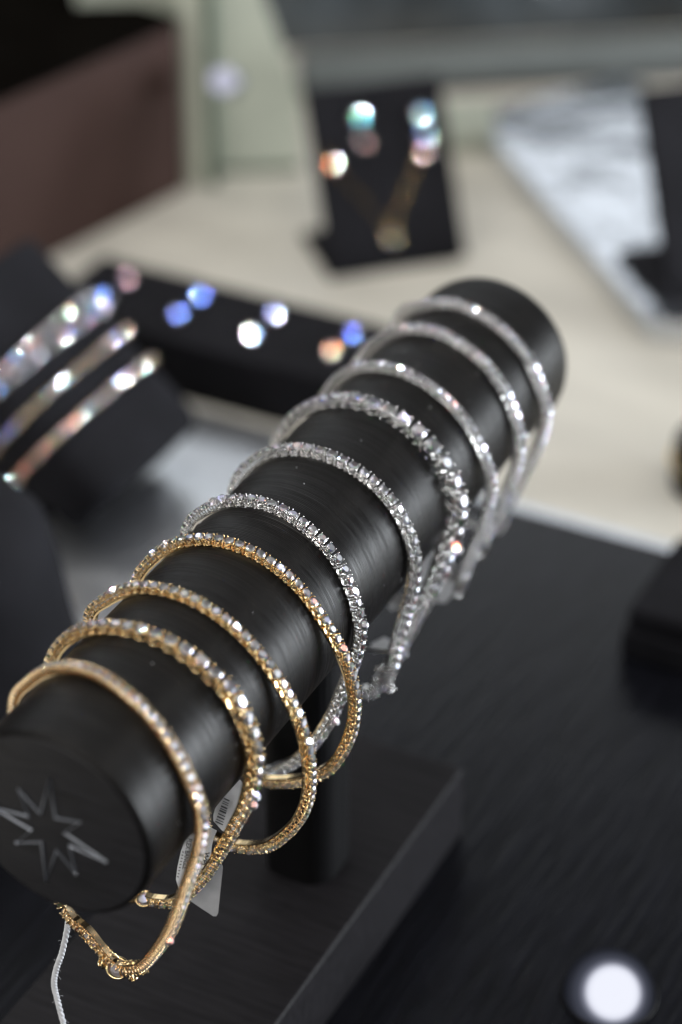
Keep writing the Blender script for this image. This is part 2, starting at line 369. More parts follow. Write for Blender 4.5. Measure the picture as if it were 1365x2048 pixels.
CURVES = {
    'G1': ((17.79, -0.184, 0.0), [ (-22.2, 5.5), (-17.8, 12.3), (-12.3, 17.4), (-5.9, 20.7), (0.1, 21.7), (6.0, 20.5), (11.6, 17.2), (16.6, 12.9), (20.9, 6.4), (22.8, 0.1), (21.8, -7.9), (17.8, -21.1), (14.3, -31.6), (9.8, -40.9), (5.3, -47.5), (0.1, -50.3), (-4.1, -48.5), (-8.0, -45.5), (-12.6, -43.9) ]),
    'G2': ((34.24, 0.019, -0.06), [ (-21.0, 8.6), (-16.4, 15.3), (-9.9, 19.5), (-3.4, 20.6), (3.5, 20.2), (9.2, 18.9), (13.7, 16.1), (17.7, 13.1), (20.5, 7.4), (22.2, 0.5), (21.9, -5.9), (19.8, -14.4), (17.3, -20.6), (13.4, -29.5), (9.6, -37.3), (5.1, -44.3), (1.3, -48.4), (-2.3, -50.0), (-5.2, -50.5) ]),
    'G3': ((49.71, -0.075, -0.15), [ (-23.8, 5.5), (-18.1, 13.2), (-10.7, 18.9), (-3.5, 20.9), (3.4, 20.8), (9.8, 17.9), (16.1, 13.9), (21.0, 7.5), (24.2, 0.2), (25.7, -7.2), (25.8, -15.6), (24.1, -25.0), (20.4, -33.4), (14.2, -41.9), (8.3, -46.0), (2.0, -47.5) ]),
    'G4': ((67.87, 0.002, -0.1), [ (-23.1, 3.9), (-18.5, 11.8), (-12.7, 17.1), (-5.6, 20.7), (1.2, 21.5), (7.7, 20.1), (14.0, 15.7), (19.2, 9.8), (23.2, 2.8), (25.6, -4.9), (26.0, -12.8), (24.2, -21.8), (20.3, -30.4), (15.4, -35.9), (9.2, -39.9), (1.9, -42.1) ]),
    'W5': ((80.43, -0.068, 0.03), [ (-19.0, 8.8), (-15.0, 15.3), (-8.9, 19.4), (-1.7, 21.5), (5.4, 20.9), (12.4, 17.4), (17.0, 12.5), (20.6, 6.0), (22.2, -0.6), (21.5, -7.0), (19.3, -14.7), (16.2, -24.2), (12.9, -31.4), (8.0, -39.3), (3.0, -44.0), (-0.8, -46.3) ]),
    'W6': ((104.23, 0.025, -0.05), [ (-19.6, 7.0), (-15.6, 14.6), (-10.1, 19.1), (-3.1, 21.3), (3.8, 20.9), (10.6, 18.2), (16.2, 14.1), (20.1, 7.7), (22.0, 0.5), (21.5, -7.6), (19.3, -17.0), (17.3, -25.2), (16.3, -31.2), (13.2, -35.7), (9.3, -40.0) ]),
    'W7': ((127.50, -0.073, -0.1), [ (-24.0, 2.9), (-19.9, 10.4), (-13.1, 17.0), (-4.1, 21.0), (4.6, 20.6), (11.8, 17.3), (17.7, 11.8), (21.2, 5.0), (21.7, -0.9), (19.7, -10.0), (16.3, -21.2), (12.2, -31.6), (7.4, -42.6), (3.7, -51.8) ]),
    'W8': ((144.35, -0.109, -0.15), [ (-19.5, 9.1), (-14.3, 15.9), (-7.5, 20.1), (0.3, 21.4), (7.9, 19.9), (14.6, 15.5), (19.4, 9.2), (22.3, 1.9), (22.7, -4.4), (20.5, -14.8), (16.9, -25.3), (13.4, -36.0) ]),
    'W9': ((159.97, -0.059, 0.0), [ (-18.7, 9.6), (-13.5, 16.4), (-6.5, 20.7), (1.2, 21.8), (8.8, 19.5), (15.3, 14.4), (19.9, 8.0), (22.4, 0.2), (21.8, -7.3), (19.1, -17.0), (16.1, -24.8), (13.8, -31.3) ]),
    'W10': ((174.59, -0.046, -0.05), [ (-15.8, 13.5), (-10.5, 18.4), (-3.4, 21.7), (3.7, 21.4), (10.7, 18.3), (16.5, 12.6), (21.1, 5.2), (22.6, -1.2), (20.9, -10.1), (17.3, -19.7), (12.9, -31.4), (9.0, -38.6) ]),
}
RB = 20.0
def bangle_pts(key, closed, tail=None):
    (c0, c1, c2), bz = CURVES[key]
    pts = []
    for b, z in bz:
        r = math.hypot(b, z); lim = RB+1.45
        if r < lim and z > -12: b, z = b*lim/r, z*lim/r
        pts.append((b, z))
    b0, z0 = pts[0]; bl, zl = pts[-1]; zmin = min(z for _, z in pts)
    hid = []
    if closed:
        depth = zmin if bl < 8 else zmin-1
        if bl > -6: hid += [(-8.5, depth*.93), (-15.5, depth*.74), (-20.5, depth*.48), (min(b0, -22.0), depth*.2)]
        else: hid += [(-17.5, depth*.70), (-21.5, depth*.42), (min(b0, -23.0), depth*.15)]
    else:
        hid = [(-22.5, -10.), (-24., -2.)] if tail is None else tail
    allp = pts+hid if closed else hid+pts
    w = [W(c0+c1*b+c2*z, b, z) for b, z in allp]
    nrm = Vector((-c1, 1, -c2)).normalized()
    return w, nrm

# ================================================================== the setting
bm = bmesh.new(); quad(bm, [W(-600, -1400, -113), W(-600, 900, -113), W(2200, 900, -113), W(2200, -1400, -113)])
tag(obj('counter', bm, 'counter'), kind='structure')

# ================================================================== display furniture
bm = bmesh.new(); box(bm, -.087, .62, -.60, .2812, -.008, 0, .0012, 2)
t = obj('display_board', bm, 'tray'); bm = bmesh.new(); box(bm, -.087, .62, .2814, .2858, -.0078, -.0006, .0006, 2); obj('edge_trim', bm, 'edge', t)
tag(t, 'large black grained display board under the whole bracelet bar', 'display board')

# the T-bar
tb = empty('bracelet_stand', W(97, 0, -105)); tag(tb, 'black T-bar bracelet stand with a silver star on its round end', 'bracelet stand')
o0 = tb.location
toY = Matrix.Rotation(-math.pi/2, 4, 'X')          # local z -> world y
bm = bmesh.new(); n = 96
prof = [(19.2, .10), (19.8, .45), (20, 1.1)]+[(20, 4+k*(190-4)/40) for k in range(41)]+[(19.8, 191.5), (19.3, 193.0), (18.4, 194.0), (17.4, 194.5)]
lathe(bm, [(r*MM, h*MM) for r, h in prof], n, toY)
obj('bar', bm, 'wrap', tb, W(0, 0, 0)-o0, smooth=True)
bm = bmesh.new(); lathe(bm, [(19.1*MM, 2*MM), (19.1*MM, .15*MM), (18.9*MM, -.08*MM), (0.5*MM, -.1*MM)], 72, toY, capA=False)
bmesh.ops.recalc_face_normals(bm, faces=bm.faces)
cap = obj('end_cap', bm, 'cap', tb, W(0, 0, 0)-o0)
star = [(.2, 11.0), (.7, 2.2), (6.0, 3.2), (2.4, -.6), (10.8, -4.0), (3.3, -3.3), (4.2, -9.5), (.4, -5.6), (-2.6, -14.2), (-2.8, -4.9), (-8.3, -7.2), (-4.8, -2.8), (-13.1, -.5), (-5.1, .3), (-6.8, 5.9), (-2.5, 2.0)]
bm = bmesh.new()
tube(bm, [(b*MM, -.00022, z*MM) for b, z in star], .00031, 6, closed=True)
for (b, z) in ((10.8, -4.0), (4.2, -9.5), (-8.3, -7.2)): ball(bm, (b*MM, -.0003, z*MM), .00042, 1)
obj('star_emblem', bm, 'starm', cap)
bm = bmesh.new()
def rrect(hx, hy, r, z, n=6):
    out = []
    for cx, cy, a0 in ((hx-r, hy-r, 0), (-hx+r, hy-r, 90), (-hx+r, -hy+r, 180), (hx-r, -hy+r, 270)):
        for k in range(n+1):
            a = math.radians(a0+90*k/n); out.append(Vector((cx+r*math.cos(a), cy+r*math.sin(a), z)))
    return out
prism(bm, rrect(.0085, .0085, .006, .0205), Vector((0, 0, .070)))
obj('post', bm, 'post', tb, smooth=False)
bm = bmesh.new(); box(bm, -.034, .0185, -.140, .0455, 0, .0208, .0011, 3)
obj('base', bm, 'base', tb)

bm = bmesh.new()                         # dust and lint that clings to the wrap
for q in range(70):
    a_ = random.uniform(-.4, 2.6); y_ = random.uniform(.004, .185); rr = .0201
    p = Vector((rr*math.cos(a_), y_, rr*math.sin(a_)))
    if random.random() < .7: ball(bm, p, random.uniform(.00005, .00013), 0)
    else:
        d = Vector((-math.sin(a_)*random.gauss(0, 1), random.gauss(0, 1), math.cos(a_)*random.gauss(0, 1))).normalized()*random.uniform(.0004, .0010)
        tube(bm, [p, p+d*.5+Vector((0, .0001, .0001)), p+d], .000025, 3)
o_ = obj('dust', bm, 'thread', [x for x in tb.children if x.name.startswith('bar')][0]); o_['kind'] = 'stuff'
# ================================================================== the ten bangles on the bar
GB = 'tennis bangles on the black bar'
def grad(lo, hi, c, w): return lambda u: (lo+(hi-lo)*math.exp(-((u-c)/w)**2))*MM
SPEC = [
 ('G1', True, 2.15, 'rib', 'rose', 'ribbed rose-gold diamond bangle nearest the star end, its knotted clasp hanging lowest', None, .95),
 ('G2', False, 2.5, 'basket', 'gold', 'gold bangle with large round diamonds growing towards the middle, white price tag on it', grad(2.3, 3.5, .47, .19), .92),
 ('G3', True, 2.35, 'basket', 'gold', 'gold diamond bangle third from the star end, hanging loop just right of the white tags', None, .92),
 ('G4', True, 2.3, 'basket', 'gold', 'gold diamond bangle beside the first silver one, showing its polished inner strip below', None, .92),
 ('W5', True, 2.45, 'basket', 'white', 'silver diamond bangle next to the gold ones, its loop passing behind the gold loop', None, .92),
 ('W6', True, 2.55, 'basket', 'white', 'sharp silver bangle of small square-set diamonds with a thin pin at its bottom', None, .92),
 ('W7', False, 3.0, 'basket', 'white', 'silver bangle with the largest diamonds of all on the bar', grad(2.7, 4.6, .55, .22), .92),
 ('W8', False, 2.35, 'basket', 'white', 'silver diamond bangle just behind the one with the largest stones', None, .92),
 ('W9', False, 2.35, 'basket', 'white', 'silver diamond bangle second from the far end of the bar', None, .92),
 ('W10', True, 2.4, 'basket', 'white', 'silver diamond bangle nearest the bare far end of the bar', None, .92),
]
B = {}
for key, closed, pitch, style, m, label, sz, wd in SPEC:
    pts, nrm = bangle_pts(key, closed)
    B[key] = bracelet('tennis_bangle', pts, nrm, closed, pitch*MM, style, m, label, GB, 'bracelet', sz, width=wd*(1.08 if style == 'rib' else 1), base_off=.5)

def bezel(parent, p, ax_out, ax_t, r, m, ctr, name='clasp'):
    """an oval bezel ring holding one bigger stone, with two little wire scrolls"""
    t = ax_t.normalized(); z = (ax_out-t*ax_out.dot(t)).normalized(); y = z.cross(t)
    bm = bmesh.new()
    P = lambda u, v, w_: p-ctr+t*u*r+y*v*r+z*w_*r
    tube(bm, [P(1.05*math.cos(k*math.pi/10), .9*math.sin(k*math.pi/10), 0) for k in range(20)], r*.16, 6, closed=True)
    tube(bm, [P(.8*math.cos(k*math.pi/8), .7*math.sin(k*math.pi/8), -.7) for k in range(16)], r*.14, 6, closed=True)
    for k in range(6):
        a = k*math.pi/3; tube(bm, [P(.8*math.cos(a), .7*math.sin(a), -.7), P(1.0*math.cos(a), .88*math.sin(a), .12)], r*.12, 5)
    for s_ in (-1, 1):
        tube(bm, [P(s_*(1.1+.5*q/8), .55*math.sin(q*.9), .35*math.cos(q*.9)-.2) for q in range(9)], r*.15, 5)
        tube(bm, [P(s_*(1.7+.25*math.cos(q*.7)), .5*math.sin(q*.7)*s_, -.3+.2*math.sin(q)) for q in range(10)], r*.14, 5)
    o = obj(name, bm, m, parent, smooth=True)
    d = bpy.data.objects.new('diamond', STONE); C.objects.link(d); d.parent = o
    d.matrix_local = Matrix.Translation(p-ctr) @ Matrix((t, y, z)).transposed().to_4x4() @ Matrix.Diagonal((r*1.9, r*1.65, r*1.9, 1))
    return o
def on(key, b, z):
    (c0, c1, c2), _ = CURVES[key]; return W(c0+c1*b+c2*z, b, z)
to_cam = (cam.location-W(60, 0, -20)).normalized()
r1, _, _, _, ct = B['G1']; bezel(r1, on('G1', -.4, -50.6)+to_cam*.0006, to_cam+Vector((0, 0, .2)), Vector((1, 0, -.1)), .0022, 'gold', ct)
bm = bmesh.new()                         # twisted wire scrolls either side of the clasp
for q in range(26):
    u = q/25; b = -13+u*12.; z = -43.7-u*6.2; p = on('G1', b, z)-ct
    a = random.random()*6.28
    ring_ = [p+Vector((.0011*math.cos(a+k*.8), .0007*math.sin(k*1.1+a), .0012*math.sin(a+k*.8))) for k in range(7)]
    tube(bm, ring_, .00026, 5)
for q in range(14):
    u = q/13; b = 1.5+u*5; z = -49.6+u*3.2; p = on('G1', b, z)-ct; a = random.random()*6.28
    tube(bm, [p+Vector((.0012*math.cos(a+k*.9), .0008*math.sin(k+a), .0012*math.sin(a+k*.9))) for k in range(6)], .00026, 5)
obj('wire_scroll', bm, 'gold', r1, smooth=True)
r2, _, _, _, ct = B['G2']; bezel(r2, on('G2', -6.0, -50.5), to_cam, Vector((1, .2, .2)), .0017, 'gold', ct)
bm = bmesh.new()
p0 = on('G2', -7.8, -50.2)-ct
tube(bm, [p0+Vector((-.0007*k*.6, 0, .0022*math.sin(k*.45))) for k in range(8)], .00028, 6)
tube(bm, [p0+Vector((-.0005-.0006*k*.5, -.0003, -.0004*math.sin(k*.8))) for k in range(7)], .00025, 6)
obj('clasp_hook', bm, 'gold', r2, smooth=True)
r6, _, _, _, ct = B['W6']
bm = bmesh.new(); pa = on('W6', 17.0, -25.6)-ct
tube(bm, [pa+Vector((.0006, 0, .0006)), pa, pa+Vector((-.0006, -.0003, -.0002)), pa+Vector((-.0063, -.0012, -.0009))], .00042, 10)
obj('clasp_pin', bm, 'pin', r6, smooth=True)
bezel(r6, on('W6', 14.5, -34.5)+to_cam*.0006, to_cam, Vector((.6, 0, -1)), .0017, 'white', ct)
for key, b, z, r in (('W8', 13.1, -37.0, .0016), ('W9', 13.6, -32.2, .0018)):
    rr, _, _, _, ct = B[key]; bezel(rr, on(key, b, z), to_cam+Vector((.3, 0, 0)), Vector((-.3, 0, -1)), r, 'white', ct)

# ================================================================== price tags and thread
def cam_pt(px, py, depth):               # a place at a stated depth, used once to read tag corners off the photograph (mm)
    f = 4834.; x = (px-682.5)/f*depth; y = (py-1024)/f*depth
    right = Vector((.8908, .4545, 0)); upv = Vector((-.2505, .4909, .8344)); fw = Vector((-.3792, .7433, -.5511))
    return cam.location+(right*x-upv*y+fw*depth)*MM
FW = Vector((-.3792, .7433, -.5511))
def leaf(name, outline, d0, slope, m, parent, ctr, th=.00022, cxy=(400, 1720)):
    pts = [cam_pt(x, y, d0+slope[0]*(x-cxy[0])+slope[1]*(y-cxy[1]))-ctr for x, y in outline]
    n = (pts[1]-pts[0]).cross(pts[3]-pts[0]).normalized()
    if n.dot(FW) < 0: n = -n
    bm = bmesh.new(); prism(bm, pts, n*th); return obj(name, bm, m, parent)
tg = empty('price_tag', cam_pt(400, 1700, 477)); tag(tg, 'white folded price tag with black lettering and a barcode, tied to a gold bangle', 'price tag')
ct = tg.location.copy()
sA = (.012, .01); DA = 484.
lf = leaf('printed_leaf', [(378, 1673), (392, 1660), (415, 1653), (434, 1662), (428, 1676), (424, 1692), (421, 1720), (410, 1752), (396, 1782), (383, 1792), (369, 1790), (358, 1778), (352, 1760), (355, 1735), (362, 1704), (368, 1685)], DA, sA, 'paper', tg, ct)
leaf('plain_leaf', [(441, 1722), (446, 1735), (441, 1782), (436.5, 1827), (433, 1833), (427, 1833), (404, 1818), (382, 1803), (366, 1786), (385, 1760), (412, 1730)], 487.5, (.01, .01), 'film', tg, ct)
lc = leaf('barcode_leaf', [(480, 1559), (487, 1568), (501, 1594), (500, 1608), (490, 1640), (478, 1670), (466, 1672), (444, 1661), (427, 1642), (427, 1630), (431, 1616), (450, 1592)], 479.0, (.01, -.02), 'paper', tg, ct, cxy=(450, 1620))
def ink_text(body, px0, px1, size_px, depth, slope, parent, ctr, cxy=(400, 1720)):
    cu = bpy.data.curves.new('lettering', 'FONT'); cu.body = body; cu.size = 1; cu.align_x = 'LEFT'; cu.align_y = 'CENTER'; cu.offset = .02
    tmp = bpy.data.objects.new('lettering_source', cu); C.objects.link(tmp)
    dg = bpy.context.evaluated_depsgraph_get(); me = bpy.data.meshes.new_from_object(tmp.evaluated_get(dg))
    bpy.data.objects.remove(tmp)
    D = lambda x, y: cam_pt(x, y, depth+slope[0]*(x-cxy[0])+slope[1]*(y-cxy[1])-.12)
    a, b = D(*px0), D(*px1); X = (b-a)
    wmax = max(v.co.x for v in me.vertices); X = X/wmax
    px_mm = depth/4834.*MM
    Z = -FW; Y = Z.cross(X.normalized())*size_px*px_mm
    bm = bmesh.new(); bm.from_mesh(me)
    for v in bm.verts: v.co = a-ctr+X*v.co.x+Y*v.co.y+Z*v.co.z
    me2 = bpy.data.meshes.new('lettering'); bm.to_mesh(me2); bm.free(); me2.materials.append(M['ink'])
    o = bpy.data.objects.new('lettering', me2); C.objects.link(o); o.parent = parent; return o
ink_text('FLEX BANGLE', (379, 1677), (369, 1739), 13.5, DA, sA, lf, ct)
ink_text('WPJ 1', (415, 1704), (403, 1740), 13.5, DA, sA, lf, ct)
bm = bmesh.new()
def ink_bar(bm, p, q, wpx, depth, slope, cxy):
    D = lambda x, y: cam_pt(x, y, depth+slope[0]*(x-cxy[0])+slope[1]*(y-cxy[1])-.12)-ct
    dx, dy = q[0]-p[0], q[1]-p[1]; l = math.hypot(dx, dy); nx, ny = -dy/l*wpx/2, dx/l*wpx/2
    quad(bm, [D(p[0]+nx, p[1]+ny), D(q[0]+nx, q[1]+ny), D(q[0]-nx, q[1]-ny), D(p[0]-nx, p[1]-ny)])
for k, (u, wpx) in enumerate([(0, 2.6), (.12, 1.2), (.2, 1.4), (.33, 3.0), (.43, 1.5), (.52, 3.2), (.66, 2.0), (.78, 2.8), (.9, 1.6), (1.0, 2.4)]):
    x0 = 448-u*17; y0 = 1597+u*46
    ink_bar(bm, (x0, y0), (x0+11+4*u, y0+5+2*u), wpx, 479.0, (.01, -.02), (450, 1620))
obj('barcode', bm, 'barcode', lc)
bm = bmesh.new()
for k in range(9):
    x0 = 364.5-k*1.25; y0 = 1704+k*6.2; ink_bar(bm, (x0, y0), (x0+3.4, y0+1.0), 1.7, DA, sA, (400, 1720))
obj('edge_print', bm, 'ink', lf)
WT = [([(870, 1090), (868, 1112), (850, 1160), (836, 1195), (826, 1196), (838, 1140), (852, 1108)], 541, 'film', 'pale tag hanging between the sharp silver bangle and the big-stone one'),
      ([(905, 1120), (913, 1150), (905, 1190), (892, 1206), (872, 1204), (880, 1160)], 556, 'film', 'pale blurred tag hanging behind the big-stone silver bangle'),
      ([(795, 1186), (804, 1192), (800, 1215), (784, 1222), (774, 1212)], 540, 'film', 'small pale tag peeping out under the bar left of the sharp silver bangle'),
      ([(742, 1288), (770, 1274), (784, 1283), (778, 1300), (748, 1306)], 532, 'film', 'small pale tag lying behind the thin clasp pin')]
for outl, dep, m, lab in WT:
    c_ = cam_pt(outl[0][0], outl[0][1], dep); r_ = empty('price_tag', c_); tag(r_, lab, 'price tag', 'plain tags on the silver bangles')
    leaf('tag_leaf', outl, dep, (.03, .01), m, r_, c_, cxy=outl[0])
# the cotton thread hanging from the end of the first bangle
bm = bmesh.new(); base = on('G1', -12.8, -43.6)
path = [Vector((0, 0, 0)), Vector((-.0003, -.0004, -.0035)), Vector((-.0016, -.0010, -.0100)), Vector((-.0032, -.0012, -.0150)), Vector((-.0040, -.0014, -.0195)), Vector((-.0032, -.0018, -.0235)), Vector((-.0012, -.0030, -.0290)), Vector((.0008, -.0040, -.034))]
sp = spline(path, False, 20)
for ph in (0, 2.094, 4.189):
    tube(bm, [p+Vector((math.cos(i*.55+ph), .6*math.sin(i*.55+ph), .15*math.sin(i*.55+ph)))*.00036 for i, p in enumerate(sp)], .00034, 6)
th = obj('cotton_thread', bm, 'thread', loc=base, smooth=True); tag(th, 'white twisted cotton thread hanging from the nearest gold bangle', 'thread')
bm = bmesh.new()
for q in range(60):
    p = random.choice(sp); d = Vector((random.gauss(0, 1), random.gauss(0, .5), random.gauss(0, 1))).normalized()*random.uniform(.0006, .0016)
    e = Vector((random.gauss(0, 1), 0, random.gauss(0, 1)))*.0004
    tube(bm, [p, p+d*.5+e, p+d], .000022, 3)
obj('thread_fuzz', bm, 'thread', th)

# ================================================================== bar of stud earrings
bm = bmesh.new(); box(bm, -.207, -.098, .3025, .3422, -.008, .013, .0008, 2)
tag(obj('earring_block', bm, 'velvet'), 'long low black block carrying rows of sparkling stud earrings', 'earring holder')
def stud(loc, r, m, label, group, lean=(0, 0, 1), cat='earring', mesh_rot=0):
    root = empty('stud_earring', loc); tag(root, label, cat, group)
    z = Vector(lean).normalized(); q = z.to_track_quat('Z', 'Y').to_matrix().to_4x4()
    bm = bmesh.new()
    for k in range(4):
        a = math.pi/4+k*math.pi/2
        tube(bm, [(q @ Vector((.35*r*math.cos(a), .35*r*math.sin(a), .0))), (q @ Vector((.95*r*math.cos(a), .95*r*math.sin(a), .85*r))), (q @ Vector((.80*r*math.cos(a), .80*r*math.sin(a), 1.0*r)))], .09*r, 5)
    tube(bm, [q @ Vector((.6*r*math.cos(k*math.pi/6), .6*r*math.sin(k*math.pi/6), .4*r)) for k in range(12)], .08*r, 5, closed=True)
    tube(bm, [q @ Vector((0, 0, -.2*r)), q @ Vector((0, 0, .15*r))], .25*r, 6)
    obj('setting', bm, m, root, smooth=True)
    d = bpy.data.objects.new('diamond', STONE); C.objects.link(d); d.parent = root
    d.matrix_local = Matrix.Translation(q @ Vector((0, 0, .85*r))) @ q @ Matrix.Rotation(mesh_rot, 4, 'Z') @ Matrix.Scale(2*r, 4)
    return root
rows = ['leftmost', 'second', 'third', 'rightmost']
for i, (b, off) in enumerate([(-189, 0), (-163, 1), (-134.5, 2), (-107, 3)]):
    for a, side in ((316.5, 'front'), (331, 'back')):
        pos = W(a+random.uniform(-1, 1), b+random.uniform(-1, 1), -91.9)
        stud(pos, .0022, 'white', f'{side} stud earring of the {rows[i]} pair on the long black block', 'stud earrings on the long black block',
             lean=glint_axis(pos, Vector((.1, -.3, 1)), i % 3, .006), mesh_rot=random.random())

# ================================================================== necklace stand with set
def easel(name, org, u, back, w, h, tilt, label, lip=.0015):
    """org: lower left front corner on the counter, u: along the width"""
    root = empty(name, org); tag(root, label, 'jewellery stand')
    s = Vector((0, 0, 1))*math.cos(tilt)+back*math.sin(tilt); nrm = u.cross(s)
    bm = bmesh.new()
    M4 = Matrix((u, s, nrm)).transposed().to_4x4()
    box(bm, 0, w, 0, h, -.004, 0, .0012, 2, M4)
    obj('panel', bm, 'velvet', root)
    bm = bmesh.new(); f0 = [u*-lip-back*.002, u*(w-.004)-back*.002, u*(w-.004)+back*.032, u*-lip+back*.032]
    prism(bm, [p+Vector((0, 0, .0002)) for p in f0], Vector((0, 0, .0022)))
    q0 = s*h*.6-nrm*.0045
    prism(bm, [u*w*.3+q0, u*w*.7+q0, u*w*.7+back*.030+Vector((0, 0, .002)), u*w*.3+back*.030+Vector((0, 0, .002))], back*.002+Vector((0, 0, .001)))
    obj('strut', bm, 'velvet', root)
    return root, u, s, nrm
uN = Vector((.712, .702, 0)).normalized(); bN = Vector((-.702, .712, 0)).normalized()
orgN = W(399, -149.0, -112.9)
tiltN = math.radians(30)
er, u_, s_, n_ = easel('necklace_stand', orgN, uN, bN, .0505, .0655, tiltN, 'small black easel stand showing a gold chain necklace and two drop earrings')
if n_.dot(to_cam) < 0: n_ = -n_
on_p = lambda a, b, c=0.: orgN+u_*(a+2.6)*MM+s_*(b+4.0)*MM+n_*c*MM
for (a, b, side) in ((15.5, 49.5, 'left'), (38.2, 48.5, 'right')):
    root = empty('drop_earring', on_p(a, b, .3)); tag(root, f'{side} drop earring of two stones near the top of the necklace stand', 'earring', 'drop earrings on the necklace stand')
    bm = bmesh.new(); c0 = Vector()
    tube(bm, [n_*.001+s_*.002, n_*.002-s_*.010], .0003, 5)
    for dz in (0, -.0085):
        tube(bm, [n_*.0012+s_*dz+(u_*math.cos(k*.785)+s_*math.sin(k*.785))*.0024 for k in range(8)], .0004, 5, closed=True)
    obj('wire', bm, 'white', root)
    for dz, rr in ((0, .0042), (-.0085, .0036)):
        d = bpy.data.objects.new('diamond', STONE); C.objects.link(d); d.parent = root
        q = glint_axis(root.location, (n_+Vector((0, 0, .4))).normalized(), int(dz < 0), .005).to_track_quat('Z', 'Y').to_matrix().to_4x4()
        d.matrix_local = Matrix.Translation(n_*.0022+s_*dz) @ q @ Matrix.Scale(rr, 4)
nk = empty('necklace', on_p(21, 8, .2)); tag(nk, 'fine gold chain necklace with a round pendant on the small black easel stand', 'necklace'); c0 = nk.location.copy()
bm = bmesh.new()
ch = [(1.5, 40, .6), (3.0, 35.5, .7), (9, 26.5, .6), (15, 17.5, .6), (20.8, 9.0, .6), (26, 17.5, .6), (32, 27.5, .6), (37, 37.0, .7), (38.0, 40, .6)]
cs = spline([on_p(*p)-c0 for p in ch], False, 14)
for i, p in enumerate(cs[:-1]):
    t_ = (cs[i+1]-p).normalized(); w_ = (n_ if i % 2 else t_.cross(n_)).normalized()
    tube(bm, [p+t_*.00075*math.cos(k*math.pi/4)+w_*.00038*math.sin(k*math.pi/4) for k in range(8)], .00006, 4, closed=True)
obj('chain', bm, 'gold', nk)
bm = bmesh.new()
tube(bm, [on_p(20.8, 6.4, 1.0)-c0+(u_*math.cos(k*math.pi/8)+s_*math.sin(k*math.pi/8))*.0021 for k in range(16)], .0004, 6, closed=True)
pd_ = obj('pendant', bm, 'gold', nk, smooth=True)
d = bpy.data.objects.new('diamond', STONE); C.objects.link(d); d.parent = pd_
d.matrix_local = Matrix.Translation(on_p(20.8, 6.4, 1.2)-c0) @ n_.to_track_quat('Z', 'Y').to_matrix().to_4x4() @ Matrix.Scale(.0036, 4)
for (a, b, lab) in ((3.2, 35.0, 'left'), (37.3, 34.6, 'right')):
    d = bpy.data.objects.new('accent_stone', STONE); C.objects.link(d); d.parent = nk
    d.matrix_local = Matrix.Translation(on_p(a, b, 1.6)-c0) @ glint_axis(on_p(a, b, 1.6), (n_+Vector((0, 0, .4))).normalized(), 1, .005).to_track_quat('Z', 'Y').to_matrix().to_4x4() @ Matrix.Scale(.0036, 4)

# second stand, cut by the right edge, standing on the mirror plate
def plate(name, pts, z0, z1, label, cat='tray', m='silver'):
    bm = bmesh.new(); prism(bm, [W(a, b, z0) for a, b in pts], Vector((0, 0, (z1-z0)*MM)))
    es = [e for e in bm.edges]; bmesh.ops.bevel(bm, geom=es, offset=.0008, segments=2, affect='EDGES')
    o = obj(name, bm, m); tag(o, label, cat); return o
plate('mirror_tray', [(406, -33.5), (533, -157), (592, -116), (540, 20), (425, 25)], -112.8, -105, 'raised mirror-bright tray behind the far end of the bar, right of the necklace stand')
uS = Vector((.712, .702, 0)).normalized(); 
orgS = W(425, -33.5, -104.6)
easel('necklace_stand', orgS, uS, bN, .050, .070, tiltN, 'black easel stand cut off by the right edge, standing on the mirror tray', .006)
plate('mirror_tray', [(188, -90), (296, -90), (296.5, -158), (285, -175), (186, -175), (178, -150), (176, -92)], -112.8, -110.5, 'low satin-bright silver tray lying left of the bar below the sloping bracelet pillow', m='satin')

# ================================================================== sloping bracelet pillow with four bracelets
axB = Vector((-.785, 0.02, .62)).normalized()          # up along the pillow
p_bot = W(238, -131, -98.5)
cross = (Vector((0, 1, 0))-axB*axB.y).normalized(); nP = cross.cross(axB)
if nP.z < 0: nP = -nP
MP = Matrix.Translation(p_bot) @ Matrix((cross, nP, axB)).transposed().to_4x4()
def superell(rx, ry, n=48, e=3.4):
    out = []
    for k in range(n):
        a = 2*math.pi*k/n; c, s = math.cos(a), math.sin(a)
        out.append((rx*math.copysign(abs(c)**(2/e), c), ry*math.copysign(abs(s)**(2/e), s)))
    return out
pil = empty('bracelet_pillow', W(238, -150, -113)); tag(pil, 'sloping black bracelet pillow wrapped with four blurred diamond bracelets', 'bracelet stand')
bm = bmesh.new(); rings = []
for h, k in ((-.001, .86), (0, .93), (.002, .98), (.004, 1), (.0715, 1.02), (.0730, 1.005), (.0737, .98), (.0740, .94)):
    rings.append([bm.verts.new((x*k, y*k, h)) for x, y in superell(.0285, .0150)])
for a, b in zip(rings, rings[1:]):
    for k in range(48): bm.faces.new((a[k], a[(k+1) % 48], b[(k+1) % 48], b[k]))
bm.faces.new(rings[0][::-1]); bm.faces.new(rings[-1]); bmesh.ops.transform(bm, matrix=Matrix.Translation(-pil.location) @ MP, verts=bm.verts)
obj('cushion', bm, 'velvet', pil, smooth=True)
bm = bmesh.new()
prism(bm, [W(220, -150, -112.9)-pil.location, W(220, -200, -112.9)-pil.location, W(220, -200, -58)-pil.location, W(220, -186, -62)-pil.location], Vector((0, .036, 0)))
obj('prop', bm, 'velvet', pil)
GP = 'blurred bracelets on the sloping pillow'
